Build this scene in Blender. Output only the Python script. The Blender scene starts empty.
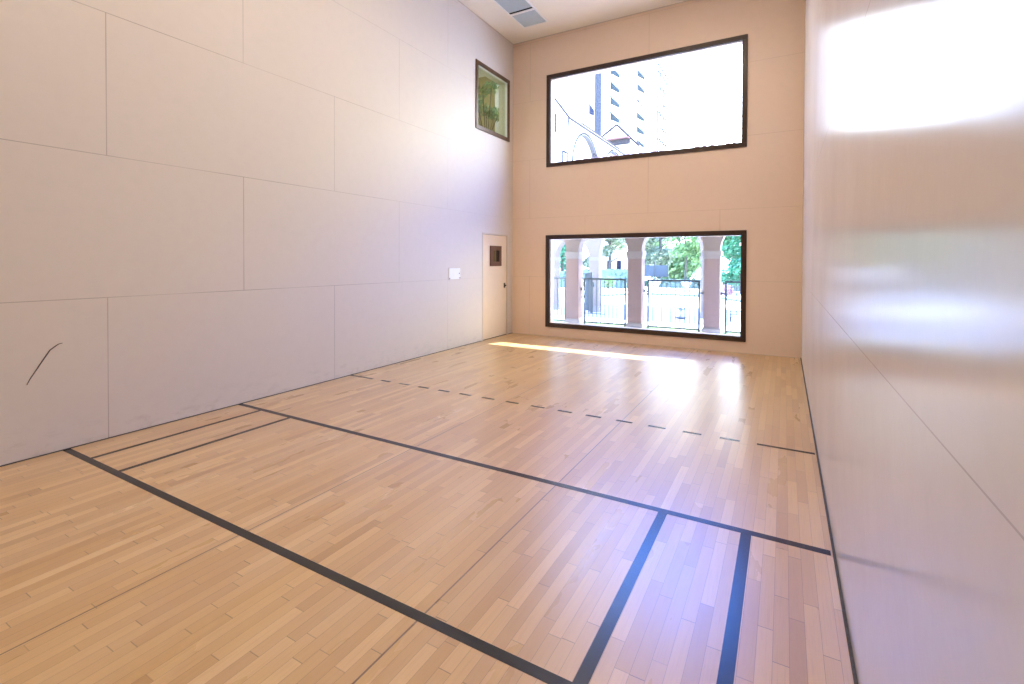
import bpy, bmesh, math, random
from mathutils import Vector, Matrix
random.seed(7)
S = bpy.context.scene
C = S.collection
W, H, YB, T = 5.275, 6.142, -11.6, 0.2      # court width, ceiling height, rear wall, wall thickness
GZ = -0.10                                   # outside ground level

# ------------------------------------------------------------------ materials
class NT:
    """small helper that strings shader nodes together"""
    def __init__(s, name):
        s.m = bpy.data.materials.new(name); s.m.use_nodes = True
        s.t = s.m.node_tree; s.n = s.t.nodes; s.n.clear()
        s.out = s.n.new('ShaderNodeOutputMaterial')
    def put(s, node, key, v):
        if v is None: return
        i = node.inputs[key]
        if isinstance(v, bpy.types.NodeSocket): s.t.links.new(v, i)
        else:
            if isinstance(v, (tuple, list)) and len(v) == 3 and i.type == 'RGBA': v = (*v, 1)
            i.default_value = v
    def math(s, op, a, b=None, c=None, clamp=False):
        n = s.n.new('ShaderNodeMath'); n.operation = op; n.use_clamp = clamp
        for k, v in enumerate((a, b, c)): s.put(n, k, v)
        return n.outputs[0]
    def pos(s):
        n = s.n.new('ShaderNodeTexCoord'); x = s.n.new('ShaderNodeSeparateXYZ')
        s.t.links.new(n.outputs['Object'], x.inputs[0]); s.obj = n.outputs['Object']
        return x.outputs
    def vec(s, x, y, z=0.0):
        n = s.n.new('ShaderNodeCombineXYZ')
        for k, v in enumerate((x, y, z)): s.put(n, k, v)
        return n.outputs[0]
    def noise(s, v, scale, detail=3, rough=.5):
        n = s.n.new('ShaderNodeTexNoise'); s.put(n, 'Vector', v); s.put(n, 'Scale', scale)
        s.put(n, 'Detail', detail); s.put(n, 'Roughness', rough); return n.outputs[0]
    def white(s, v):
        n = s.n.new('ShaderNodeTexWhiteNoise'); n.noise_dimensions = '3D'; s.put(n, 'Vector', v); return n.outputs[0]
    def ramp(s, f, stops, interp='LINEAR'):
        n = s.n.new('ShaderNodeValToRGB'); n.color_ramp.interpolation = interp
        e = n.color_ramp.elements
        while len(e) < len(stops): e.new(.5)
        for k, (p, c) in enumerate(stops):
            e[k].position = p; e[k].color = (*c, 1) if len(c) == 3 else c
        s.put(n, 0, f); return n.outputs[0]
    def mix(s, f, a, b, mode='MIX'):
        n = s.n.new('ShaderNodeMix'); n.data_type = 'RGBA'; n.blend_type = mode
        s.put(n, 0, f); s.put(n, 6, a); s.put(n, 7, b); return n.outputs[2]
    def line(s, x, at, half):                  # 1 where |x - at| < half
        return s.math('LESS_THAN', s.math('ABSOLUTE', s.math('SUBTRACT', x, at)), half)
    def bump(s, h, strength, dist=.01):
        n = s.n.new('ShaderNodeBump'); s.put(n, 'Height', h); s.put(n, 'Strength', strength); s.put(n, 'Distance', dist)
        return n.outputs[0]
    def pbr(s, col, rough, normal=None, metal=0.0, spec=.5, coat=0.0, coat_rough=.1, coat_ior=1.5, emit=None, estr=0.0):
        b = s.n.new('ShaderNodeBsdfPrincipled')
        s.put(b, 'Base Color', col); s.put(b, 'Roughness', rough); s.put(b, 'Metallic', metal)
        s.put(b, 'Specular IOR Level', spec); s.put(b, 'Coat Weight', coat); s.put(b, 'Coat Roughness', coat_rough); s.put(b, 'Coat IOR', coat_ior)
        if normal is not None: s.put(b, 'Normal', normal)
        if emit: s.put(b, 'Emission Color', emit); s.put(b, 'Emission Strength', estr)
        s.t.links.new(b.outputs[0], s.out.inputs[0]); s.b = b
        return s.m

def plain(name, col, rough=.6, metal=0.0, vary=.12, scale=6, spec=.5, emit=None, estr=0):
    t = NT(name); t.pos()
    f = t.noise(t.obj, scale, 4)
    c = t.mix(f, tuple(x * (1 - vary) for x in col), tuple(min(1, x * (1 + vary)) for x in col))
    return t.pbr(c, rough, metal=metal, spec=spec, emit=emit, estr=estr)

def floor_mat():
    t = NT('maple_strip_floor'); x, y, z = t.pos()
    bw = .0575
    u = t.math('DIVIDE', x, bw); row = t.math('FLOOR', u); fu = t.math('FRACT', u)
    r1 = t.white(t.vec(row, 3.7, 1.3)); r2 = t.white(t.vec(row, 11.1, 5.2))
    L = t.math('MULTIPLY_ADD', r2, .45, .38)
    v = t.math('DIVIDE', t.math('MULTIPLY_ADD', r1, 9.0, y), L)
    k = t.math('FLOOR', v); fv = t.math('FRACT', v)
    tone = t.white(t.vec(row, k, .5)); tone2 = t.white(t.vec(k, row, 4.5))
    col = t.ramp(tone, FLOOR_RAMP)
    grain = t.noise(t.vec(t.math('MULTIPLY', x, 170), t.math('MULTIPLY', y, 4.5), t.math('MULTIPLY', tone2, 40)), 1.0, 5, .65)
    col = t.mix(t.math('MULTIPLY', t.math('SUBTRACT', grain, .5), 1.35, clamp=True), col, (.36, .175, .075))
    knots = t.noise(t.vec(t.math('MULTIPLY', x, 55), t.math('MULTIPLY', y, 24), t.math('MULTIPLY', tone, 9)), 1.0, 3)
    col = t.mix(t.math('MULTIPLY', t.math('SUBTRACT', knots, .72, clamp=True), 2.6, clamp=True), col, (.22, .10, .045))
    wear = t.noise(t.vec(t.math('MULTIPLY', x, 3.5), t.math('MULTIPLY', y, .6), 0.0), 1.0, 4)
    col = t.mix(t.math('MULTIPLY', t.math('SUBTRACT', wear, .38, clamp=True), 1.4, clamp=True), col, t.mix(.5, col, (.71, .54, .35)))
    e = t.math('MULTIPLY', t.math('MINIMUM', fu, t.math('SUBTRACT', 1.0, fu)), bw)
    g1 = t.math('MULTIPLY', t.math('LESS_THAN', e, .0009), .5)
    e2 = t.math('MULTIPLY', t.math('MINIMUM', fv, t.math('SUBTRACT', 1.0, fv)), L)
    g2 = t.math('MULTIPLY', t.math('LESS_THAN', e2, .0022), t.math('MULTIPLY_ADD', tone2, .5, .2))
    gap = t.math('MAXIMUM', g1, g2)
    for at in (2.40, 3.684): gap = t.math('MAXIMUM', gap, t.math('MULTIPLY', t.line(x, at, .0042), .85))
    col = t.mix(gap, col, (.10, .05, .03))
    rough = t.math('MULTIPLY_ADD', t.noise(t.vec(t.math('MULTIPLY', x, 3), t.math('MULTIPLY', y, 1), 0.0), 1.5, 4), .12, t.math('MULTIPLY_ADD', tone2, .05, FLOOR_ROUGH))
    hgt = t.math('MULTIPLY_ADD', t.noise(t.vec(t.math('MULTIPLY', x, 9), t.math('MULTIPLY', y, 1.2), 0.0), 1.0, 2), 1.0, t.math('MULTIPLY', tone, .25))
    return t.pbr(col, rough, t.bump(hgt, .10, .006), spec=.5, coat=1.0, coat_rough=.36, coat_ior=1.62)

def line_mat():
    t = NT('black_line_paint'); t.pos()
    c = t.mix(t.noise(t.obj, 20, 3), (.006, .005, .004), (.012, .009, .007))
    return t.pbr(c, .5, spec=0.0, coat=1.0, coat_rough=.26, coat_ior=1.57)

def wall_mat(name, base, axis, cols, offs, seam_dark, rough, panel_rows=True, strength=1.0, vert=True, dirt=0.0, spec=.5, hw=.0038):
    """painted panels: rows 1.2192 m high; vertical joints staggered. axis: which coordinate runs along the wall."""
    t = NT(name); p = t.pos(); a = p[axis]; z = p[2]
    f1 = t.noise(t.obj, .55, 3); f2 = t.noise(t.obj, 9, 5, .6)
    col = t.mix(f1, tuple(c * .955 for c in base), tuple(min(1, c * 1.03) for c in base))
    col = t.mix(t.math('MULTIPLY', t.math('SUBTRACT', f2, .45, clamp=True), .45), col, tuple(c * .80 for c in base))
    R = 1.2165
    row = t.math('FLOOR', t.math('DIVIDE', z, R))
    fz = t.math('FRACT', t.math('DIVIDE', z, R))
    hl = t.math('LESS_THAN', t.math('MULTIPLY', t.math('MINIMUM', fz, t.math('SUBTRACT', 1.0, fz)), R), hw * .8)
    hl = t.math('MULTIPLY', hl, t.math('GREATER_THAN', z, .3))
    seam = hl
    if vert:
        par = t.math('MODULO', row, 2.0)
        s = t.math('DIVIDE', t.math('SUBTRACT', t.math('MULTIPLY_ADD', par, offs, a), cols), 2.4384)
        fs = t.math('FRACT', t.math('ADD', s, 20.0))
        vl = t.math('LESS_THAN', t.math('MULTIPLY', t.math('MINIMUM', fs, t.math('SUBTRACT', 1.0, fs)), 2.4384), hw)
        seam = t.math('MAXIMUM', hl, vl)
    fade = t.math('MULTIPLY_ADD', t.noise(t.obj, .8, 2), 1.4, -.15, clamp=True)
    seam = t.math('MULTIPLY', t.math('MULTIPLY', seam, fade), strength)
    if axis == 1: seam = t.math('MULTIPLY', seam, t.math('MAXIMUM', t.math('MULTIPLY', a, -.17, clamp=True), .25))
    col = t.mix(seam, col, seam_dark)
    if dirt:
        low = t.math('SUBTRACT', 1.0, t.math('DIVIDE', z, .32), clamp=True)
        sm = t.math('MULTIPLY', low, t.math('MULTIPLY', t.math('SUBTRACT', t.noise(t.vec(t.math('MULTIPLY', a, 3.0), t.math('MULTIPLY', z, 7.0), 1.0), 2.2, 5, .7), .52, clamp=True), 3.0))
        col = t.mix(t.math('MULTIPLY', sm, dirt, clamp=True), col, (.23, .18, .16))
    rr = t.math('MULTIPLY_ADD', t.noise(t.obj, 1.3, 3), .08, rough)
    hh = t.math('MULTIPLY_ADD', t.noise(t.obj, 5, 3), 1.0, t.math('MULTIPLY', t.noise(t.obj, 40, 2), .12))
    return t.pbr(col, rr, t.bump(hh, .05, .02), spec=spec)

def glass_mat(name, tint=(.97, .985, .98), refl=1.0):
    t = NT(name); t.pos()
    tr = t.n.new('ShaderNodeBsdfTransparent'); t.put(tr, 0, tint)
    gl = t.n.new('ShaderNodeBsdfGlossy'); t.put(gl, 'Roughness', .02); t.put(gl, 'Color', (1, 1, 1))
    lw = t.n.new('ShaderNodeLayerWeight'); t.put(lw, 0, .5)      # facing = 1 - |N.I|: Schlick, the same from both sides
    fr = t.math('MULTIPLY_ADD', t.math('POWER', lw.outputs['Facing'], 5.0), .8, .04)
    mx = t.n.new('ShaderNodeMixShader')
    t.put(mx, 0, t.math('MULTIPLY', fr, refl))
    t.t.links.new(tr.outputs[0], mx.inputs[1]); t.t.links.new(gl.outputs[0], mx.inputs[2])
    t.t.links.new(mx.outputs[0], t.out.inputs[0]); return t.m

def leaf_mat(name, a, b):
    t = NT(name); t.pos()
    g = t.n.new('ShaderNodeNewGeometry')
    col = t.mix(g.outputs['Random Per Island'], a, b)
    d = t.n.new('ShaderNodeBsdfDiffuse'); t.put(d, 0, col)
    tl = t.n.new('ShaderNodeBsdfTranslucent'); t.put(tl, 0, col)
    mx = t.n.new('ShaderNodeMixShader'); t.put(mx, 0, .45)
    t.t.links.new(d.outputs[0], mx.inputs[1]); t.t.links.new(tl.outputs[0], mx.inputs[2])
    t.t.links.new(mx.outputs[0], t.out.inputs[0]); return t.m

FLOOR_RAMP = [(0, (.48, .265, .088)), (.08, (.535, .305, .104)), (.45, (.60, .365, .132)), (.8, (.655, .415, .160)), (1, (.73, .49, .215))]
FLOOR_ROUGH = .22
M = {}
M['floor'] = floor_mat()
M['line'] = line_mat()
M['wall_left'] = wall_mat('left_wall_panel_paint', (.70, .645, .60), 1, -2.318, 1.2192, (.22, .18, .17), .44, dirt=.45, strength=.85, spec=.22)
M['wall_right'] = wall_mat('right_wall_panel_paint', (.64, .61, .60), 1, -2.318, 1.2192, (.25, .22, .21), .17, vert=False, strength=.9, hw=.0026, spec=.6)
M['wall_far'] = wall_mat('far_wall_panel_paint', (.82, .64, .50), 0, 2.845, 1.2192, (.40, .28, .2), .42, strength=.6)
M['wall_back'] = plain('rear_wall_paint', (.66, .60, .56), .5)
M['ceiling'] = plain('ceiling_paint', (.88, .83, .75), .7, vary=.03)
M['frame'] = plain('dark_bronze_frame', (.040, .018, .010), .32, vary=.3, scale=12)
M['frame_l'] = plain('brown_bronze_frame', (.10, .055, .030), .35, vary=.3, scale=12)
M['pane'] = glass_mat('clear_window_glass')
M['pane_dim'] = glass_mat('viewing_window_glass', (.84, .86, .76), 1.3)
M['rubber'] = plain('grey_rubber_strip', (.07, .065, .065), .7, vary=.7, scale=40)
M['gap'] = plain('shadow_gap_black', (.01, .008, .007), .9)
M['door'] = plain('door_paint', (.76, .61, .45), .4, vary=.04)
M['door_trim'] = plain('door_jamb_paint', (.62, .54, .46), .5, vary=.06)
M['door_wood'] = plain('red_brown_wood', (.105, .035, .014), .35, vary=.35, scale=18)
M['door_glass'] = plain('dim_safety_glass', (.13, .10, .05), .08)
M['metal'] = plain('dark_pull_metal', (.07, .055, .04), .3, metal=.8)
M['plate'] = plain('white_enamel_plate', (.80, .81, .84), .35, vary=.03)
M['screw'] = plain('dark_screw_heads', (.09, .08, .09), .4, metal=.5)
M['diffuser'] = plain('blue_grey_diffuser', (.42, .51, .58), .35, vary=.08, scale=14)
M['white'] = plain('white_metal_trim', (.86, .86, .85), .35, vary=.03)
M['scuff'] = plain('black_scuff', (.10, .08, .08), .8)
M['alcove'] = plain('viewing_room_paint', (.44, .40, .20), .8, vary=.06)
M['alcove_trim'] = plain('viewing_room_white_trim', (.75, .80, .82), .6, vary=.03)
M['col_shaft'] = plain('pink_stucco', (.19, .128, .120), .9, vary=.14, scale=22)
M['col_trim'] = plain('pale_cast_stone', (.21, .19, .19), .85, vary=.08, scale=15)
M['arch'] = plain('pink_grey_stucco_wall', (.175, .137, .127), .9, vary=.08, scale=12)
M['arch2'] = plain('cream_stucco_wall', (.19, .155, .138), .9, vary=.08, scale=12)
M['iron'] = plain('slate_painted_iron', (.014, .030, .038), .4, vary=.2)
M['pave'] = plain('white_concrete_paving', (.66, .66, .64), .8, vary=.05, scale=2)
M['kerb'] = plain('grey_green_kerb', (.10, .16, .15), .8, vary=.2)
M['lawn'] = plain('lawn_soil_green', (.20, .30, .11), .9, vary=.3, scale=8)
M['leaf1'] = leaf_mat('bright_leaves', (.08, .19, .06), (.30, .42, .20))
M['leaf2'] = leaf_mat('pale_leaves', (.10, .16, .09), (.36, .42, .30))
M['leaf3'] = leaf_mat('emerald_leaves', (.03, .17, .09), (.15, .38, .22))
M['leaf_dark'] = leaf_mat('dark_hedge_leaves', (.018, .055, .045), (.06, .13, .09))
M['leaf_purple'] = leaf_mat('mauve_blooms', (.25, .14, .30), (.42, .28, .48))
M['bark'] = plain('dark_bark', (.06, .055, .05), .9, vary=.3)
M['bluecloth'] = plain('blue_grey_mesh_screen', (.045, .065, .085), .8, vary=.15)
M['urn'] = plain('white_urn', (.62, .62, .66), .6)
M['bwall'] = plain('pale_render_facade', (.62, .62, .63), .8, vary=.03, scale=.3)
M['bband'] = plain('facade_joint_grey', (.043, .044, .049), .8, spec=0)
M['bstrip'] = plain('blue_grey_glazed_strip', (.040, .046, .058), .6, vary=.12, scale=.4, spec=0)
M['bwin'] = plain('tower_window_glass', (.015, .027, .033), .5, vary=.5, scale=.35, spec=.02)
M['bwin2'] = plain('small_window_glass', (.012, .018, .038), .5, vary=.3, scale=.3, spec=.02)
M['arch_shade'] = plain('arch_soffit_painted_shade', (.10, .10, .11), .8, spec=0)  # grey that stands in for shade inside the villa arches
M['fascia'] = plain('dark_eave_trim', (.035, .03, .035), .7, spec=.1)
M['tile'] = plain('pale_clay_tile', (.60, .56, .54), .8, vary=.1)
M['tile_dark'] = plain('red_brown_eave', (.14, .07, .07), .8)

# ------------------------------------------------------------------ mesh helpers
def add_box(bm, x0, x1, y0, y1, z0, z1, bev=0.0):
    vs = [bm.verts.new((x, y, z)) for z in (z0, z1) for y in (y0, y1) for x in (x0, x1)]
    fs = [bm.faces.new([vs[i] for i in q]) for q in ((0, 2, 3, 1), (4, 5, 7, 6), (0, 1, 5, 4), (2, 6, 7, 3), (0, 4, 6, 2), (1, 3, 7, 5))]
    if bev:
        es = list({e for f in fs for e in f.edges})
        bmesh.ops.bevel(bm, geom=es, offset=bev, segments=2, affect='EDGES', clamp_overlap=True)
def boxes(*bs, bev=0.0):
    bm = bmesh.new()
    for b in bs: add_box(bm, *b, bev=bev)
    return bm
def add_tube(bm, pts, r, seg=8, cap=True):
    """tube through points; r a number or one per point"""
    pts = [Vector(p) for p in pts]; n = len(pts)
    rs = r if isinstance(r, (list, tuple)) else [r] * n
    rings = []
    for i, p in enumerate(pts):
        d = (pts[min(i + 1, n - 1)] - pts[max(i - 1, 0)]).normalized()
        a = d.cross(Vector((0, 0, 1)) if abs(d.z) < .95 else Vector((1, 0, 0))).normalized(); b = d.cross(a)
        rings.append([bm.verts.new(p + (a * math.cos(2 * math.pi * k / seg) + b * math.sin(2 * math.pi * k / seg)) * rs[i]) for k in range(seg)])
    for A, B in zip(rings, rings[1:]):
        for k in range(seg): bm.faces.new((A[k], A[(k + 1) % seg], B[(k + 1) % seg], B[k]))
    if cap: bm.faces.new(rings[0][::-1]); bm.faces.new(rings[-1])
def add_lathe(bm, prof, cx, cy, seg=20):
    rings = [[bm.verts.new((cx + r * math.cos(2 * math.pi * k / seg), cy + r * math.sin(2 * math.pi * k / seg), z)) for k in range(seg)] for r, z in prof]
    for A, B in zip(rings, rings[1:]):
        for k in range(seg): bm.faces.new((A[k], A[(k + 1) % seg], B[(k + 1) % seg], B[k]))
    bm.faces.new(rings[0][::-1]); bm.faces.new(rings[-1])
def add_prism(bm, poly, fn0, fn1):
    """extrude a 2-D polygon between two maps (u, v) -> point"""
    A = [bm.verts.new(fn0(*p)) for p in poly]; B = [bm.verts.new(fn1(*p)) for p in poly]
    bm.faces.new(A[::-1]); bm.faces.new(B)
    for k in range(len(poly)): bm.faces.new((A[k], A[(k + 1) % len(poly)], B[(k + 1) % len(poly)], B[k]))
def obj(name, bm, m, parent=None, smooth=False):
    bmesh.ops.recalc_face_normals(bm, faces=bm.faces[:])
    me = bpy.data.meshes.new(name); bm.to_mesh(me); bm.free()
    if smooth:
        for p in me.polygons: p.use_smooth = True
    me.materials.append(m)
    o = bpy.data.objects.new(name, me); C.objects.link(o)
    if parent:
        o.parent = parent
        bpy.context.view_layer.update() if False else None
        o.location = -world_loc(parent)
    return o
def world_loc(o):
    v = Vector((0, 0, 0))
    while o: v += o.location; o = o.parent
    return v
def struct(name, bm, m, parent=None):
    o = obj(name, bm, m, parent)
    if not parent: o['kind'] = 'structure'
    return o
def thing(name, label, cat, loc=(0, 0, 0), group=None):
    o = bpy.data.objects.new(name, None); C.objects.link(o); o.location = loc; o.empty_display_size = .1
    o['label'] = label; o['category'] = cat
    if group: o['group'] = group
    return o
def tag(o, label, cat, group=None):
    o['label'] = label; o['category'] = cat
    if group: o['group'] = group
    return o
def holed(a0, a1, z0, z1, holes):
    """rectangles that fill a0..a1 x z0..z1 except the holes"""
    A = sorted({a0, a1, *[h[0] for h in holes], *[h[1] for h in holes]})
    out = []
    for p, q in zip(A, A[1:]):
        cuts = sorted((h[2], h[3]) for h in holes if h[0] <= p and h[1] >= q)
        z = z0
        for lo, hi in cuts:
            if lo > z: out.append((p, q, z, lo))
            z = hi
        if z < z1: out.append((p, q, z, z1))
    return out

# ------------------------------------------------------------------ room shell
fl = struct('floor', boxes((-T, W + T, YB - T, T, -.12, 0)), M['floor'])
struct('ceiling', boxes((-T, W + T, YB - T, T, H, H + .15)), M['ceiling'])
UP = (.79, 4.47, 3.462, 5.335); LO = (.784, 4.478, .192, 2.07)        # outer sizes of the two big window frames
FW = .083
hu = (UP[0] + FW, UP[1] - FW, UP[2] + FW, UP[3] - FW); hl = (LO[0] + FW, LO[1] - FW, LO[2] + FW, LO[3] - FW)
struct('wall_far', boxes(*[(a, b, 0, T, c, d) for a, b, c, d in holed(-T, W + T, 0, H, [hu, hl])]), M['wall_far'])
LW = (-1.458, -.172, 4.032, 5.316)                                     # small window in the left wall (y0, y1, z0, z1)
lh = (LW[0] + .075, LW[1] - .075, LW[2] + .075, LW[3] - .075)
DR = (-1.203, -.222, 0.0, 2.088)                                       # flush door in the left wall
wl = struct('wall_left', boxes(*[(-T, 0, a, b, c, d) for a, b, c, d in holed(YB, 0, 0, H, [lh, DR])]), M['wall_left'])
struct('wall_right', boxes((W, W + T, YB, 0, 0, H)), M['wall_right'])
struct('wall_back', boxes((-T, W + T, YB - T, YB, 0, H)), M['wall_back'])
# rubber strip in the joint between right wall and floor, thin bead along the others
bm = boxes((W - .012, W, YB, 0, 0, .010), bev=.002)
struct('trim_1', bm, M['rubber'])
struct('trim_2', boxes((0, .007, YB, DR[0] - .03, 0, .007), (0, .007, DR[1] + .03, 0, 0, .007)), M['rubber'])
struct('trim_3', boxes((0.01, W - .03, -.007, 0, 0, .006)), M['door_trim'])
struct('trim_4', boxes((0.0, .012, YB, 0, H - .012, H), (0.012, W, -.012, 0, H - .012, H)), M['door_trim'])

def scuff(y_z, r):
    bm = bmesh.new(); n = len(y_z)
    add_tube(bm, [(.0005, y, z) for y, z in y_z], [r * (.4 + .6 * math.sin(math.pi * (i + .6) / n)) for i in range(n)], 6)
    return bm
sc = obj('scuff_mark', scuff([(-7.50, .868), (-7.527, .862), (-7.577, .823), (-7.625, .742), (-7.66, .68), (-7.696, .618), (-7.715, .575)], .0045), M['scuff'], wl)

# big windows: frame with an inner lip, pane behind it
def big_window(name, R):
    x0, x1, z0, z1 = R
    parts = []
    def ring(y0, y1, g0, g1):
        return [(x0 + g0, x1 - g0, y0, y1, z0 + g0, z0 + g1), (x0 + g0, x1 - g0, y0, y1, z1 - g1, z1 - g0),
                (x0 + g0, x0 + g1, y0, y1, z0 + g1, z1 - g1), (x1 - g1, x1 - g0, y0, y1, z0 + g1, z1 - g1)]
    o = struct(name, boxes(*ring(-.022, 0, 0, FW - .018), bev=.004), M['frame'])
    obj('window_stop', boxes(*ring(-.012, .05, FW - .018, FW)), M['frame'], o)
    obj('window_pane', boxes((x0 + FW - .006, x1 - FW + .006, .030, .036, z0 + FW - .006, z1 - FW + .006)), M['pane'], o)
    return o
big_window('window_1', UP)
big_window('window_2', LO)
y0, y1, z0, z1 = LW
def yring(x0, x1, g0, g1):
    return [(x0, x1, y0 + g0, y1 - g0, z0 + g0, z0 + g1), (x0, x1, y0 + g0, y1 - g0, z1 - g1, z1 - g0),
            (x0, x1, y0 + g0, y0 + g1, z0 + g1, z1 - g1), (x0, x1, y1 - g1, y1 - g0, z0 + g1, z1 - g1)]
w3 = struct('window_3', boxes(*yring(0, .022, 0, .075), bev=.004), M['frame_l'])
obj('inner_reveal', boxes(*yring(-.19, -.0, .055, .077)), M['alcove_trim'], w3)
obj('window_pane', boxes((-.05, -.044, y0 + .07, y1 - .07, z0 + .07, z1 - .07)), M['pane_dim'], w3)
# viewing room behind the small window
AX, AY0, AY1, AZ0, AZ1 = -2.6, -3.2, .9, 3.3, 6.0
struct('wall_viewing_room', boxes((AX - .1, AX, AY0, AY1, AZ0, AZ1), (AX, -T, AY1, AY1 + .1, AZ0, AZ1), (AX, -T, AY0 - .1, AY0, AZ0, AZ1)), M['alcove'])
struct('floor_viewing_room', boxes((AX, -T, AY0, AY1, AZ0 - .1, AZ0)), M['alcove'])
struct('ceiling_viewing_room', boxes((AX, -T, AY0, AY1, AZ1, AZ1 + .1)), M['alcove_trim'])
struct('trim_5', boxes((-.96, -.80, AY1 - .05, AY1, AZ0, AZ1)), M['alcove_trim'])

# door in the left wall
d = struct('door_1', boxes((-.055, -.002, DR[0] + .032, DR[1] - .032, .012, DR[3] - .032), bev=.002), M['door'])
obj('door_jamb', boxes((-T, .004, DR[0], DR[0] + .026, 0, DR[3]), (-T, .004, DR[1] - .026, DR[1], 0, DR[3]), (-T, .004, DR[0] + .026, DR[1] - .026, DR[3] - .026, DR[3])), M['door_trim'], d)
obj('shadow_gap', boxes((-.12, -.06, DR[0] + .026, DR[1] - .026, 0, DR[3] - .026), (-.06, -.004, DR[0] + .03, DR[1] - .03, 0.001, .011)), M['gap'], d)
wy0, wy1, wz0, wz1 = -.925, -.487, 1.437, 1.842
dw = obj('vision_frame', boxes((-.002, .016, wy0, wy1, wz0, wz0 + .09), (-.002, .016, wy0, wy1, wz1 - .09, wz1), (-.002, .016, wy0, wy0 + .12, wz0 + .09, wz1 - .09), (-.002, .016, wy1 - .10, wy1, wz0 + .09, wz1 - .09), bev=.003), M['door_wood'], d)
obj('vision_pane', boxes((-.002, .002, wy0 + .12, wy1 - .1, wz0 + .09, wz1 - .09)), M['door_glass'], dw)
obj('dark_slot', boxes((.002, .006, wy1 - .19, wy1 - .1, wz0 + .09, wz1 - .09)), M['gap'], dw)
bm = boxes((-.002, .006, -.372, -.312, .985, 1.085), bev=.002); add_tube(bm, [(.004, -.34, 1.035), (.035, -.34, 1.035)], .016, 12)
obj('door_handle', bm, M['metal'], d)

# white cover plate on the left wall
p = thing('cover_plate', 'small white square cover plate screwed to the panelled wall near the door', 'wall plate', (0, -2.117, 1.213))
pl = obj('plate', boxes((0, .012, -2.288, -1.948, 1.216, 1.412), bev=.004), M['plate'], p)
obj('plate_rim', boxes((0, .004, -2.298, -1.938, 1.208, 1.421)), M['door_trim'], p)
for y, z in ((-2.272, 1.230), (-1.968, 1.236), (-1.985, 1.318)):
    bm = bmesh.new(); add_tube(bm, [(.010, y, z), (.016, y, z)], .011, 10); obj('screw', bm, M['screw'], pl)

# ceiling fixture: white frame, two grey-blue panels, dark slot between
cf = thing('ceiling_fixture', 'flush white ceiling fixture with two grey-blue panels and a dark slot between', 'ceiling light', (.81, -1.2, H))
fx0, fx1 = .545, 1.072
bs = [(fx0, fx0 + .027, -1.80, -.56, H - .022, H), (fx1 - .027, fx1, -1.80, -.56, H - .022, H)]
for ya, yb in ((-.588, -.56), (-1.158, -1.096), (-1.80, -1.772)): bs.append((fx0 + .027, fx1 - .027, ya, yb, H - .022, H))
obj('frame', boxes(*bs, bev=.003), M['white'], cf)
for ya, yb in ((-1.096, -.588), (-1.772, -1.2)):
    obj('diffuser_panel', boxes((fx0 + .027, fx1 - .027, ya, yb, H - .012, H - .002)), M['diffuser'], cf)
obj('dark_slot', boxes((fx0 + .027, fx1 - .027, -1.2, -1.158, H - .016, H - .002)), M['gap'], cf)

# ------------------------------------------------------------------ painted court lines (parts of the floor)
LH = .0008
def floor_line(name, *rects):
    return obj(name, boxes(*[(a, b, c, d_, 0.0, LH) for a, b, c, d_ in rects]), M['line'], fl)
floor_line('service_line', (.004, W - .02, -7.507, -7.455))
floor_line('short_line', (.004, W - .02, -6.052, -6.0))
for a, b in ((.372, .412), (.832, .874)): floor_line('service_box_line', (a, b, -7.455, -6.052))
for a, b in ((4.372, 4.425), (4.828, 4.882)): floor_line('service_box_line', (a, b, -7.455, -6.052))
floor_line('receiving_line_end', (.004, .408, -4.506, -4.466))
floor_line('receiving_line_end', (4.842, W - .02, -4.506, -4.466))
for k in range(14):
    x = .553 + .3077 * k
    floor_line('receiving_line_dash', (x, x + .158, -4.506, -4.466))

# ------------------------------------------------------------------ outside: ground, arcade, gates
struct('ground', boxes((-60, 60, T, 200, GZ - .2, GZ)), M['pave'])
bm = boxes((-2.5, 6.5, 2.42, 3.25, GZ, GZ + .012)); struct('lawn_bed', bm, M['lawn'])
def grass(x0, x1, y0, y1, n, hgt):
    vs, fs = [], []
    for _ in range(n):
        x, y = random.uniform(x0, x1), random.uniform(y0, y1); a = random.uniform(0, 6.28); h = hgt * random.uniform(.5, 1.2)
        dx, dy = .008 * math.cos(a), .008 * math.sin(a); k = len(vs)
        vs += [(x - dx, y - dy, GZ + .012), (x + dx, y + dy, GZ + .012), (x + random.uniform(-.03, .03), y + random.uniform(-.03, .03), GZ + .012 + h)]
        fs.append((k, k + 1, k + 2))
    me = bpy.data.meshes.new('lawn_grass'); me.from_pydata(vs, [], fs); me.materials.append(M['leaf2'])
    o = bpy.data.objects.new('lawn_grass', me); C.objects.link(o); return o
g = grass(-2.4, 6.4, 2.44, 3.22, 5000, .05); g['kind'] = 'stuff'; tag(g, 'pale strip of short grass behind the iron gates', 'grass')

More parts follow.
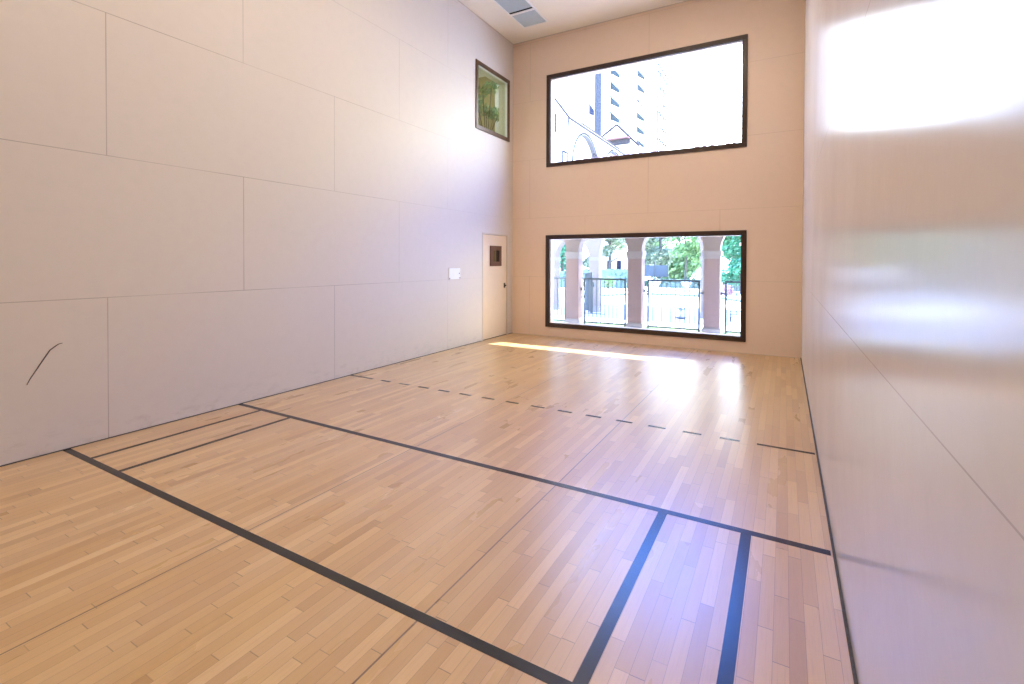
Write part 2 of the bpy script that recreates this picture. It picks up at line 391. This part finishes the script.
def arch_wall(bm, u0, u1, zbot, ztop, openings, spring, fa, fb):
    """wall band u0..u1 with round arches cut from below, made of quad strips; fa, fb map (u, z) to the two faces"""
    low = [(u0, zbot)]
    for a, b in openings:
        r = (b - a) / 2; c = (a + b) / 2
        if zbot < spring - 1e-6: low.append((a, zbot))
        low += [(c - r * math.cos(math.pi * k / 24), spring + r * math.sin(math.pi * k / 24)) for k in range(25)]
        if zbot < spring - 1e-6: low.append((b, zbot))
    low.append((u1, zbot))
    A = [bm.verts.new(fa(*p)) for p in low]; B = [bm.verts.new(fb(*p)) for p in low]
    TA_ = [bm.verts.new(fa(p[0], ztop)) for p in low]; TB_ = [bm.verts.new(fb(p[0], ztop)) for p in low]
    for i in range(len(low) - 1):
        bm.faces.new((A[i], B[i], B[i + 1], A[i + 1]))
        if abs(low[i][0] - low[i + 1][0]) < 1e-6: continue
        bm.faces.new((A[i], A[i + 1], TA_[i + 1], TA_[i])); bm.faces.new((B[i + 1], B[i], TB_[i], TB_[i + 1])); bm.faces.new((TA_[i], TA_[i + 1], TB_[i + 1], TB_[i]))
    bm.faces.new((A[0], TA_[0], TB_[0], B[0])); bm.faces.new((A[-1], B[-1], TB_[-1], TA_[-1]))
def arcade(cols, hw, ya, yb, spring, ztop, xl, xr):
    bm = bmesh.new()
    arch_wall(bm, xl, xr, spring, ztop, [(a + hw, b - hw) for a, b in zip(cols, cols[1:])], spring, lambda u, v: (u, ya, v), lambda u, v: (u, yb, v))
    return bm
HWC = .158
def column(cx, ya, yb, label, mats, zb=.145, zs=1.600, zc=1.77, hw=HWC, grp='square columns of the arcade'):
    t = thing('arcade_column', label, 'column', (cx, (ya + yb) / 2, GZ), grp)
    obj('shaft', boxes((cx - hw, cx + hw, ya, yb, zb, zs), bev=.008), mats[0], t)
    obj('base', boxes((cx - hw - .025, cx + hw + .025, ya - .025, yb + .025, GZ, zb - .02), (cx - hw - .012, cx + hw + .012, ya - .012, yb + .012, zb - .02, zb), bev=.006), mats[1], t)
    obj('capital', boxes((cx - hw - .012, cx + hw + .012, ya - .012, yb + .012, zs, zs + .07), (cx - hw - .03, cx + hw + .03, ya - .03, yb + .03, zs + .07, zc), bev=.006), mats[1], t)
    return t
cols1 = [-2.55, -.985, .555, 2.072, 3.70, 5.33]
struct('arcade_arches', arcade(cols1, HWC, 2.0, 2.3, 1.77, 2.78, -2.70, 5.49), M['arch'])
struct('arcade_roof', boxes((-2.75, 5.6, T, 2.5, 2.78, 2.95)), M['arch'])
mc = (M['col_shaft'], M['col_trim'])
column(.555, 2.0, 2.3, 'lilac-grey square arcade column, farthest left of the three before the gates', mc)
column(2.072, 2.0, 2.3, 'pink square arcade column in the middle of the large lower window', mc)
column(3.70, 2.0, 2.3, 'bluish-grey square arcade column nearest the right end of the lower window', mc)
column(-.985, 2.0, 2.3, 'arcade column hidden beyond the left end of the lower window', mc)
column(5.33, 2.0, 2.3, 'arcade column beyond the right end of the lower window', mc)
# second loggia further out
cols2 = [-3.27, -1.765, -.275, 3.10]
struct('loggia_arches', arcade(cols2, HWC, 5.9, 6.25, 1.68, 3.7, -3.43, 3.26), M['arch2'])
mc2 = (M['arch2'], M['col_trim'])
for cx, lab in ((-1.765, 'pale square pier of the far loggia at the left edge of the lower window'), (-.275, 'pale pink square pier of the far loggia behind the second iron gate'),
                (3.10, 'square pier of the far loggia hidden behind a nearer column')):
    column(cx, 5.9, 6.25, lab, mc2, zb=.1, zs=1.56, zc=1.68, grp='square piers of the far loggia')
# tiled roof of the loggia with its ridge of barrel tiles
lr = thing('loggia_roof', 'pale tiled roof ridge low in the upper window, row of dark barrel tile ends', 'roof', (0, 8.0, 3.7))
bm = bmesh.new()
add_prism(bm, [(5.6, 3.7), (8.0, 5.24), (10.4, 3.7)], lambda u, v: (-2.0, u, v), lambda u, v: (4.3, u, v)); obj('roof_slope', bm, M['tile'], lr)
bm = bmesh.new(); dk = bmesh.new()
k = 0; x = -1.72
while x < 4.1:
    wd = random.uniform(.10, .17)
    if random.random() < .72: add_tube(dk, [(x, 8.0, 5.305), (x + wd, 8.0, 5.315)], random.uniform(.022, .036), 8)
    add_tube(bm, [(x - .01, 8.0, 5.23), (x + wd + .03, 8.0, 5.235)], .05, 8)
    x += wd + random.uniform(.06, .12); k += 1
obj('ridge_tiles', bm, M['tile'], lr); obj('ridge_cap_ends', dk, M['tile_dark'], lr)

def gate(x0, x1, y, label, nb, brackets=True):
    t = thing('iron_gate', label, 'gate', ((x0 + x1) / 2, y, GZ), 'iron gates between the arcade columns')
    pw = .019
    posts = [obj('gate_post', boxes((x - pw, x + pw, y - pw, y + pw, GZ + .02, 1.135), bev=.003), M['iron'], t) for x in (x0, x1)]
    obj('top_rail', boxes((x0 + pw, x1 - pw, y - .015, y + .015, 1.095, 1.135)), M['iron'], t)
    obj('bottom_rail', boxes((x0 + pw, x1 - pw, y - .015, y + .015, .045, .08)), M['iron'], t)
    for k in range(nb):
        x = x0 + (x1 - x0) * (k + 1) / (nb + 1)
        bm = bmesh.new(); add_tube(bm, [(x, y, .08), (x, y, 1.095)], .0095, 6); obj('bar', bm, M['iron'], t)
    if brackets:
        for s, x in ((-1, x0), (1, x1)):
            bm = boxes((min(x + s * pw, x + s * .105), max(x + s * pw, x + s * .105), y - .012, y + .012, .845, .875)); add_box(bm, x + s * .085 - .014, x + s * .085 + .014, y - .02, y + .02, .83, .9)
            obj('hinge_bracket', bm, M['iron'], posts[s > 0])
    return t
GY = 2.17
gate(-.78, .312, GY, 'slate iron gate mostly hidden behind the lilac-grey column', 9)
gate(.822, 1.815, GY, 'slate iron gate of thin bars in front of the pale loggia pier', 9)
gate(2.345, 3.435, GY, 'slate iron gate of thin bars in the widest arch, between pink and bluish columns', 10)
gate(3.965, 5.07, GY, 'slate iron gate cut off by the window frame, past the bluish column', 10)
# narrow gate leaf folded back beside the pale pier
t = thing('side_gate', 'narrow dark gate leaf with drop bolts standing open against the pale pier', 'gate', (-.5, 5.2, GZ))
for x, y, w_ in ((-.42, 5.05, .018), (-.10, 5.22, .030)):
    obj('gate_post', boxes((x - w_, x + w_, y - w_, y + w_, GZ + .02, 1.2)), M['iron'], t)
obj('mesh_panel', boxes((-.30, -.13, 5.17, 5.18, .02, 1.15)), M['bluecloth'], t)
obj('top_rail', boxes((-.42, -.10, 5.10, 5.14, 1.15, 1.18)), M['iron'], t)
obj('latch', boxes((-.07, .0, 5.18, 5.24, .75, .9), bev=.006), M['iron'], t)
obj('drop_bolt', boxes((-.42, .35, 5.13, 5.16, GZ + .03, GZ + .055)), M['iron'], t)

# ------------------------------------------------------------------ garden
def leaves(name, blobs, n, size, mat, parent=None):
    vs, fs = [], []
    tot = sum(b[3] * b[4] * b[5] for b in blobs)
    for bx, by, bz, rx, ry, rz in blobs:
        for _ in range(max(8, int(n * rx * ry * rz / tot))):
            v = Vector((random.gauss(0, 1), random.gauss(0, 1), random.gauss(0, 1))).normalized() * (random.random() ** .4)
            p = Vector((bx + v.x * rx, by + v.y * ry, bz + v.z * rz))
            if p.z < GZ + .02: continue
            q = Vector((random.gauss(0, 1), random.gauss(0, 1), random.gauss(0, 1))).normalized()
            a = q.orthogonal().normalized(); b = q.cross(a); s = size * random.uniform(.6, 1.3); k = len(vs)
            vs += [p - a * s, p - b * s * .5, p + a * s, p + b * s * .5]; fs.append((k, k + 1, k + 2, k + 3))
    me = bpy.data.meshes.new(name); me.from_pydata([tuple(v) for v in vs], [], fs); me.materials.append(mat)
    o = bpy.data.objects.new(name, me); C.objects.link(o)
    if parent: o.parent = parent; o.location = -world_loc(parent)
    return o
def tree(x, y, h, r, trunk_r, z_low, mat, label, n=2600, size=.13):
    t = thing('garden_tree', label, 'tree', (x, y, GZ), 'trees at the back of the garden')
    bm = bmesh.new()
    add_tube(bm, [(x, y, GZ), (x + .05, y, h * .35), (x - .04, y, h * .7), (x + .03, y, h * .92)], [trunk_r * 1.2, trunk_r, trunk_r * .7, trunk_r * .3], 8)
    for k in range(6):
        a = k * 1.1 + x; z = z_low + (h - z_low) * (.1 + .12 * k)
        add_tube(bm, [(x, y, z), (x + r * .4 * math.cos(a), y + r * .4 * math.sin(a), z + .35), (x + r * .75 * math.cos(a), y + r * .75 * math.sin(a), z + .55)], [trunk_r * .5, trunk_r * .35, trunk_r * .12], 6)
    obj('trunk', bm, M['bark'], t)
    bl = []
    for k in range(16):
        a = random.uniform(0, 6.28); q = random.uniform(.1, .8) * r; z = random.uniform(z_low, h - r * .3)
        s = random.uniform(.28, .5) * r
        bl.append((x + q * math.cos(a), y + q * math.sin(a), z, s, s, s * .62))
    leaves('foliage', bl, n, size, mat, t)
    return t
tree(.15, 20, 4.7, 1.4, .055, 1.5, M['leaf1'], 'slender tree with a thin dark trunk seen through the widest arch', 3200, .10)
tree(-2.45, 25.6, 5.6, 1.75, .10, .9, M['leaf2'], 'pale grey-green tree behind the blue screen in the widest arch', 5200, .12)
tree(.85, 25.0, 5.4, 1.8, .09, .5, M['leaf1'], 'bright yellow-green tree behind the slender one, beside the bluish column', 5200, .12)
tree(-5.4, 23.6, 5.4, 1.6, .10, 1.0, M['leaf2'], 'light green tree above the hedge beside the pale loggia pier', 5200, .12)
tree(-2.2, 31.5, 6.5, 3.2, .09, .3, M['leaf1'], 'leafy green tree farthest back in the widest arch', 8000, .17)
tree(3.15, 18.6, 4.8, 1.5, .09, .4, M['leaf3'], 'emerald green tree at the right end of the lower window', 4600, .12)
tree(-8.1, 21.6, 4.6, 1.4, .10, .8, M['leaf3'], 'emerald green tree glimpsed past the lilac-grey column', 2600, .12)
def hedge(x0, x1, y0, y1, h, n, label, mat=M['leaf_dark'], size=.07):
    t = thing('hedge', label, 'hedge', ((x0 + x1) / 2, (y0 + y1) / 2, GZ))
    obj('hedge_core', boxes((x0 + .1, x1 - .1, y0 + .1, y1 - .1, GZ, h - .12), bev=.05), M['kerb'], t)
    bl = [(x0 + (x1 - x0) * (k + .5) / 10, (y0 + y1) / 2, (h + GZ) / 2, (x1 - x0) / 16, (y1 - y0) * .6, (h - GZ) / 2) for k in range(10)]
    leaves('foliage', bl, n, size, mat, t); return t
hedge(-6.2, -2.7, 20.2, 21.2, 1.15, 2600, 'tall dark green hedge seen above the second iron gate')
hedge(-2.2, 1.6, 22.2, 22.9, .55, 1800, 'low dark hedge under the slender tree')
hedge(2.0, 5.5, 20.6, 21.4, .60, 1800, 'low dark hedge behind the mauve flowering bush')
hedge(-9.6, -6.6, 18.9, 19.7, 1.0, 2200, 'dark hedge far behind the left pier of the far loggia')
t = thing('screen_fence', 'blue-grey mesh screen fence under the pale tree', 'fence', (-2.3, 23.4, GZ))
obj('mesh_screen', boxes((-3.2, -1.45, 23.40, 23.43, .55, 1.30)), M['bluecloth'], t)
for x in (-3.15, -2.3, -1.47): obj('fence_post', boxes((x - .03, x + .03, 23.36, 23.42, GZ, 1.5)), M['iron'], t)
t = thing('outbuilding', 'small white outbuilding with dark openings above the hedge', 'building', (-6.2, 27, GZ))
obj('wall', boxes((-7.8, -5.2, 27.0, 28.5, GZ, 2.0)), M['bwall'], t)
for x in (-7.3, -6.5, -5.75): obj('window', boxes((x - .16, x + .16, 26.97, 27.0, .9, 1.6)), M['bwin2'], t)
bm = bmesh.new(); add_prism(bm, [(26.7, 2.0), (27.75, 2.6), (28.8, 2.0)], lambda u, v: (-8.0, u, v), lambda u, v: (-5.0, u, v)); obj('roof', bm, M['tile'], t)
# kerb curving across the white paving
kp = [(-2.9, 11.6), (-2.3, 13.0), (-1.5, 14.4), (-.56, 15.15), (.5, 15.35), (1.66, 15.0), (2.6, 14.2), (3.6, 12.8), (4.6, 11.6)]
bm = bmesh.new(); rings = []
for i, (x, y) in enumerate(kp):
    a, b = Vector(kp[max(0, i - 1)]), Vector(kp[min(len(kp) - 1, i + 1)]); dd = (b - a).normalized(); nn = Vector((-dd.y, dd.x)) * .12
    rings.append([bm.verts.new((x - nn.x, y - nn.y, GZ)), bm.verts.new((x - nn.x, y - nn.y, GZ + .09)), bm.verts.new((x + nn.x, y + nn.y, GZ + .09)), bm.verts.new((x + nn.x, y + nn.y, GZ))])
for A, B in zip(rings, rings[1:]):
    for k in range(3): bm.faces.new((A[k], A[k + 1], B[k + 1], B[k]))
bm.faces.new(rings[0]); bm.faces.new(rings[-1][::-1])
struct('garden_kerb', bm, M['kerb'])
# small things on the paving
def potted(x, y, label, h=.46):
    t = thing('potted_shrub', label, 'plant', (x, y, GZ), 'small potted shrubs behind the gates')
    bm = bmesh.new(); add_lathe(bm, [(.10, GZ), (.15, GZ + .03), (.17, GZ + .05), (.06, GZ + .07)], x, y); obj('dish', bm, M['iron'], t)
    bm = bmesh.new(); add_tube(bm, [(x, y, GZ + .05), (x + .01, y, GZ + h * .5), (x, y, GZ + h * .8)], .012, 6)
    for s in (-1, 1): add_tube(bm, [(x, y, GZ + h * .45), (x + s * .08, y, GZ + h * .65), (x + s * .12, y, GZ + h * .85)], .008, 6)
    obj('stem', bm, M['bark'], t)
    leaves('foliage', [(x - .12, y, GZ + h * .86, .06, .06, .05), (x + .13, y, GZ + h * .88, .07, .07, .06), (x, y, GZ + h * .62, .12, .08, .04)], 160, .02, M['leaf_dark'], t)
    return t
potted(2.47, 5.55, 'small dark shrub in a low dish on the paving behind the widest gate')
t = thing('garden_bench', 'low dark slatted bench behind the gate past the bluish column', 'bench', (3.9, 5.6, GZ))
for k in range(4): obj('slat', boxes((3.72, 4.08, 5.50 + .05 * k, 5.53 + .05 * k, .0 + .085 * k, .018 + .085 * k)), M['iron'], t)
for x in (3.76, 4.03): obj('leg', boxes((x - .012, x + .012, 5.49, 5.52, GZ, .02), (x - .012, x + .012, 5.64, 5.67, GZ, .30)), M['iron'], t)
def urn(x, y, label):
    bm = bmesh.new(); add_lathe(bm, [(.20, GZ), (.20, GZ + .05), (.09, GZ + .12), (.13, GZ + .22), (.25, GZ + .42), (.29, GZ + .56), (.26, GZ + .58), (.22, GZ + .54)], x, y)
    return tag(obj('garden_urn', bm, M['urn'], smooth=True), label, 'urn', 'white urns on the paving')
urn(-1.5, 20.3, 'white pedestal urn on the paving next to the round dark shrub')
urn(.35, 19.2, 'white pedestal urn on the paving just right of the thin trunk')
def bush(x, y, r, mat, label, name='shrub'):
    t = thing(name, label, 'shrub', (x, y, GZ))
    bm = bmesh.new(); add_tube(bm, [(x, y, GZ), (x, y, GZ + r)], .04, 6)
    for a in range(5): add_tube(bm, [(x, y, GZ + .15), (x + .5 * r * math.cos(a * 1.3), y + .5 * r * math.sin(a * 1.3), GZ + r)], .02, 6)
    obj('stem', bm, M['bark'], t)
    leaves('foliage', [(x, y, GZ + r, r, r, r * .9), (x + r * .5, y, GZ + r * .8, r * .6, r * .6, r * .6)], 420, .06, mat, t); return t
bush(-2.25, 20.0, .36, M['leaf_dark'], 'round dark shrub at the foot of the blue screen')
bush(2.68, 16.2, .30, M['leaf_purple'], 'mauve flowering bush at the right end of the lower window')
bush(-4.0, 18.9, .45, M['leaf1'], 'bright green bush standing in front of the tall hedge')

# ------------------------------------------------------------------ buildings far beyond the upper window
# wing with round-arched openings
t = thing('villa_wing', 'white low-roofed villa wing with two big round arches, at the left of the upper window', 'building', (-12.5, 38, GZ))
bm = bmesh.new()
op = [(30.6, 37.5), (39.0, 46.2)]
arch_wall(bm, 25.1, 51.0, 3.0, 13.4, op, 9.75, lambda u, v: (-11.0, u, v), lambda u, v: (-11.45, u, v))
add_box(bm, -13.9, -11.0, 25.1, 51.0, GZ, 3.0); add_box(bm, -13.9, -11.45, 25.1, 51.0, 3.0, 13.4)
obj('wall', bm, M['bwall'], t)
for a, b in op:
    r = (b - a) / 2; bm = bmesh.new()
    add_tube(bm, [(-10.97, (a + b) / 2 - (r + .1) * math.cos(math.pi * k / 24), 9.75 + (r + .1) * math.sin(math.pi * k / 24)) for k in range(25)], .07, 6)
    obj('arch_moulding', bm, M['bband'], t)
    bm = bmesh.new(); q = []
    for k in range(25):
        th = math.pi * k / 24; c_, s_ = math.cos(th), math.sin(th)
        q.append([bm.verts.new((x_, (a + b) / 2 - (r - .01) * c_, 9.75 + (r - .01) * s_)) for x_ in (-10.99, -11.44)])
    for A_, B_ in zip(q[2:], q[3:-2]): bm.faces.new((A_[0], A_[1], B_[1], B_[0]))
    obj('arch_shade_strip', bm, M['arch_shade'], t)  # grey strip and dark moulding paint in the shade under the arch crown
bm = bmesh.new(); add_prism(bm, [(-10.4, 13.4), (-12.4, 13.85), (-14.0, 13.4)], lambda u, v: (u, 28.5, v), lambda u, v: (u, 51.3, v)); obj('roof', bm, M['tile'], t)
obj('eave_trim', boxes((-10.45, -10.34, 28.5, 44.5, 13.28, 13.42)), M['fascia'], t)
bm = bmesh.new(); add_tube(bm, [(-10.4, 28.5, 13.35), (-11.0, 27.1, 14.5), (-12.2, 25.5, 16.6)], .085, 6); add_tube(bm, [(-10.5, 28.5, 13.4), (-10.5, 28.6, 12.5)], .05, 6); obj('gutter', bm, M['fascia'], t)
for y, z in ((28.3, 10.35), (35.8, 11.55)):
    bm = boxes((-10.97, -10.9, y, y + .08, z - .6, z + .3), (-10.97, -10.8, y, y + .9, z + .26, z + .34), (-10.85, -10.78, y + .78, y + .9, z - .5, z + .26)); obj('wall_lantern', bm, M['fascia'], t)
obj('side_window', boxes((-11.0, -10.95, 26.8, 27.15, 11.9, 13.4)), M['bband'], t)
t = thing('upper_block', 'pale second storey block with a dark eave rising behind the arched wing', 'building', (-16, 47, GZ))
obj('wall', boxes((-18.5, -14.5, 40.9, 54.8, GZ, 16.5)), M['bwall'], t)
bm = bmesh.new(); add_prism(bm, [(-14.1, 16.5), (-16.5, 17.2), (-18.9, 16.5)], lambda u, v: (u, 40.7, v), lambda u, v: (u, 55.0, v)); obj('roof', bm, M['tile'], t)
obj('eave_trim', boxes((-14.15, -14.04, 40.7, 55.0, 16.42, 16.56)), M['fascia'], t)
t = thing('gabled_house', 'white gabled house with thin dark verges below the tower', 'building', (-15.1, 60, GZ))
bm = bmesh.new(); add_prism(bm, [(-19.0, GZ), (-19.0, 17.1), (-15.1, 20.2), (-11.2, 16.3), (-11.2, GZ)], lambda u, v: (u, 57.0, v), lambda u, v: (u, 63.0, v)); obj('wall', bm, M['bwall'], t)
for a, b in (((-17.4, 18.8), (-15.1, 20.35)), ((-15.1, 20.35), (-12.0, 17.1))):
    bm = bmesh.new(); add_tube(bm, [(a[0], 56.9, a[1]), (b[0], 56.9, b[1])], .15, 6); obj('verge', bm, M['fascia'], t)
obj('porch_roof', boxes((-16.1, -13.2, 55.9, 57.0, 18.15, 18.32)), M['tile_dark'], t)
obj('porch_soffit', boxes((-16.0, -13.3, 56.3, 57.0, 17.55, 18.1)), M['bband'], t)

# apartment tower: facade turned 9.2 degrees; local x runs along the facade, local y into the building
def tower(name, label, P, ang, s0, s1, zt, depth):
    t = thing(name, label, 'building', (P[0], P[1], GZ)); t.rotation_euler = (0, 0, ang); return t
TP = (-21.226, 68.413); TA = math.radians(90 - 9.2)
t = thing('apartment_tower', 'tall white apartment tower with columns of small blue-grey windows', 'building', (TP[0], TP[1], 0)); t.rotation_euler = (0, 0, TA)
def lbox(name, m, *bs, par=t):
    bm = boxes(*bs); bmesh.ops.recalc_face_normals(bm, faces=bm.faces[:])
    me = bpy.data.meshes.new(name); bm.to_mesh(me); bm.free(); me.materials.append(m)
    o = bpy.data.objects.new(name, me); C.objects.link(o); o.parent = par; return o
lbox('wall', M['bwall'], (-30, 20.6, 0, 16, 0, 52))
lbox('glazed_strip', M['bstrip'], (-2.2, -.1, -.08, 0, 18, 41.5))
def wind(s0_, s1_, z0_, z1_, m=None):
    # balcony opening: dark wedge that narrows to the far end, under a slab
    bm = bmesh.new(); a, b, c = s0_, s1_, (z0_ + z1_) / 2
    add_prism(bm, [(a, z0_), (b, z0_ + .12), (b, c + .1), (a, z1_)], lambda u, v: (u, -.06, v), lambda u, v: (u, 0, v))
    me = bpy.data.meshes.new('window'); bmesh.ops.recalc_face_normals(bm, faces=bm.faces[:]); bm.to_mesh(me); bm.free(); me.materials.append(m or M['bwin'])
    o = bpy.data.objects.new('window', me); C.objects.link(o); o.parent = t
for z in (25.55, 28.2, 30.75, 33.35, 36.0): wind(3.45, 6.6, z, z + 1.25)
for z in (23.1, 25.6, 28.2, 30.7, 33.5, 36.1): wind(13.9, 17.2, z, z + 1.2, M['bband'] if z == 30.7 else None)
wind(-4.05, -2.45, 24.75, 26.5, M['bwin2']); wind(-4.2, -3.9, 31.5, 34, M['bband'])
for z in (24.0, 26.9, 29.6, 32.3, 35.0):
    lbox('floor_band', M['bband'], (-13, -2.4, -.03, 0, z, z + .13)); lbox('floor_band', M['bband'], (.2, 3.2, -.03, 0, z - .3, z - .18)); lbox('floor_band', M['bband'], (9.4, 13.6, -.03, 0, z - .3, z - .18))
for s in (3.2, 6.9, 10.3, 20.5): lbox('pilaster', M['bband'], (s, s + .35, -.03, 0, 20, 45))
t2 = thing('distant_tower', 'faint distant tower, only its edge showing against the white sky', 'building', (-28, 137.7, 0)); t2.rotation_euler = (0, 0, math.radians(90))
lbox('wall', M['bwall'], (0, 17, 0, 18, 0, 60.5), par=t2)
for s in (1.0, 4.5, 9.0, 13.0): lbox('pilaster', M['bband'], (s, s + 1.5, -.06, 0, 20, 59), par=t2)
for z in range(30, 60, 4): lbox('floor_band', M['bband'], (1.4, 15, -.05, 0, z, z + .5), par=t2)
lbox('parapet', M['bband'], (0, 17, -.2, 0, 60, 60.5), par=t2)

# leafy plant in the viewing room
t = thing('potted_plant', 'leafy potted plant inside the small high window', 'plant', (-.85, .30, AZ0))
bm = bmesh.new(); add_lathe(bm, [(.15, AZ0), (.21, AZ0 + .36), (.23, AZ0 + .38), (.19, AZ0 + .36)], -.85, .30); obj('pot', bm, M['bluecloth'], t)
bm = bmesh.new()
tips = []
for k in range(9):
    a = k * .7; tip = (-.85 + .30 * math.cos(a), .30 + .26 * math.sin(a), AZ0 + 1.5 + .075 * k)
    add_tube(bm, [(-.85, .30, AZ0 + .34), (-.85 + .08 * math.cos(a), .30 + .08 * math.sin(a), AZ0 + 1.1), tip], .009, 6); tips.append(tip)
obj('stem', bm, M['bark'], t)
leaves('foliage', [(x_, y_, z_, .2, .2, .15) for x_, y_, z_ in tips], 700, .05, M['leaf1'], t)

# ------------------------------------------------------------------ light
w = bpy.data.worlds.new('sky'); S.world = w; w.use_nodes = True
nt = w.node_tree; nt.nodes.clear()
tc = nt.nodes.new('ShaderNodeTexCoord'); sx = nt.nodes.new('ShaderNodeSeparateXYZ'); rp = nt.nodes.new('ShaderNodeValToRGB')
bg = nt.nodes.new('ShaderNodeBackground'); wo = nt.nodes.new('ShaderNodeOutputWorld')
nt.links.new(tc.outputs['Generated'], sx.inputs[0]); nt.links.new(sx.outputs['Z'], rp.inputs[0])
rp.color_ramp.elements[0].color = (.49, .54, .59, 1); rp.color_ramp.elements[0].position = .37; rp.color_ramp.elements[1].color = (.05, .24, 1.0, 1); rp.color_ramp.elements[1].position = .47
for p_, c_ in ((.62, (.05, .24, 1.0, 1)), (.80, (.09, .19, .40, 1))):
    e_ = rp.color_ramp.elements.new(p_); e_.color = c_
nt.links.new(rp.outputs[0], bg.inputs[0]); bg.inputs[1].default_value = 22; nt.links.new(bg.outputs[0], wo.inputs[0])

def light(kind, name, loc, energy, col, **kw):
    l = bpy.data.lights.new(name, kind); l.energy = energy; l.color = col
    for k, v in kw.items(): setattr(l, k, v)
    o = bpy.data.objects.new(name, l); o.location = loc; C.objects.link(o); return o
sun = light('SUN', 'sun', (10, 30, 60), 31, (1, .99, .97), angle=.009)
sun.rotation_euler = Vector((-.46, -1.11, -3.54)).to_track_quat('-Z', 'Y').to_euler()
for R, nm in ((UP, 'upper_window_portal'), (LO, 'lower_window_portal')):
    o = light('AREA', nm, ((R[0] + R[1]) / 2, T + .03, (R[2] + R[3]) / 2), 1, (1, 1, 1), shape='RECTANGLE', size=R[1] - R[0], size_y=R[3] - R[2])
    o.rotation_euler = (math.radians(-90), 0, 0); o.data.cycles.is_portal = True
# unseen ceiling lamps; the foremost is added to brighten the far wall
for x, y, e in ((1.9, -10.2, 45), (1.9, -7.6, 45), (2.2, -5.2, 35), (3.5, -3.2, 65)):
    light('AREA', 'unseen_ceiling_lamp', (x, y, H - .03), e, (1, .83, .64), shape='RECTANGLE', size=1.8, size_y=.7)
light('AREA', 'viewing_room_fill', (-1.6, -1.2, AZ1 - .03), 34, (1, 1, .85), shape='RECTANGLE', size=.8, size_y=.8)  # unseen lamp added to brighten the viewing room

# ------------------------------------------------------------------ camera
cam = bpy.data.cameras.new('camera'); co = bpy.data.objects.new('camera', cam); C.objects.link(co); S.camera = co
r = Vector((.86516, .50148, .00321)); u = Vector((-.00910, .00931, .99992)); dv = Vector((-.50141, .86512, -.01262))
co.matrix_world = Matrix(((r.x, u.x, -dv.x, 5.0291), (r.y, u.y, -dv.y, -9.1097), (r.z, u.z, -dv.z, 1.5404), (0, 0, 0, 1)))
cam.sensor_fit = 'HORIZONTAL'; cam.sensor_width = 36; cam.lens = 486.68 / 1024 * 36
cam.shift_x = (512 - 502.326) / 1024; cam.shift_y = -(342 - 267.12) / 1024; cam.clip_start = .02; cam.clip_end = 500
S.view_settings.view_transform = 'Standard'; S.view_settings.look = 'None'; S.view_settings.exposure = .10; S.view_settings.gamma = 1
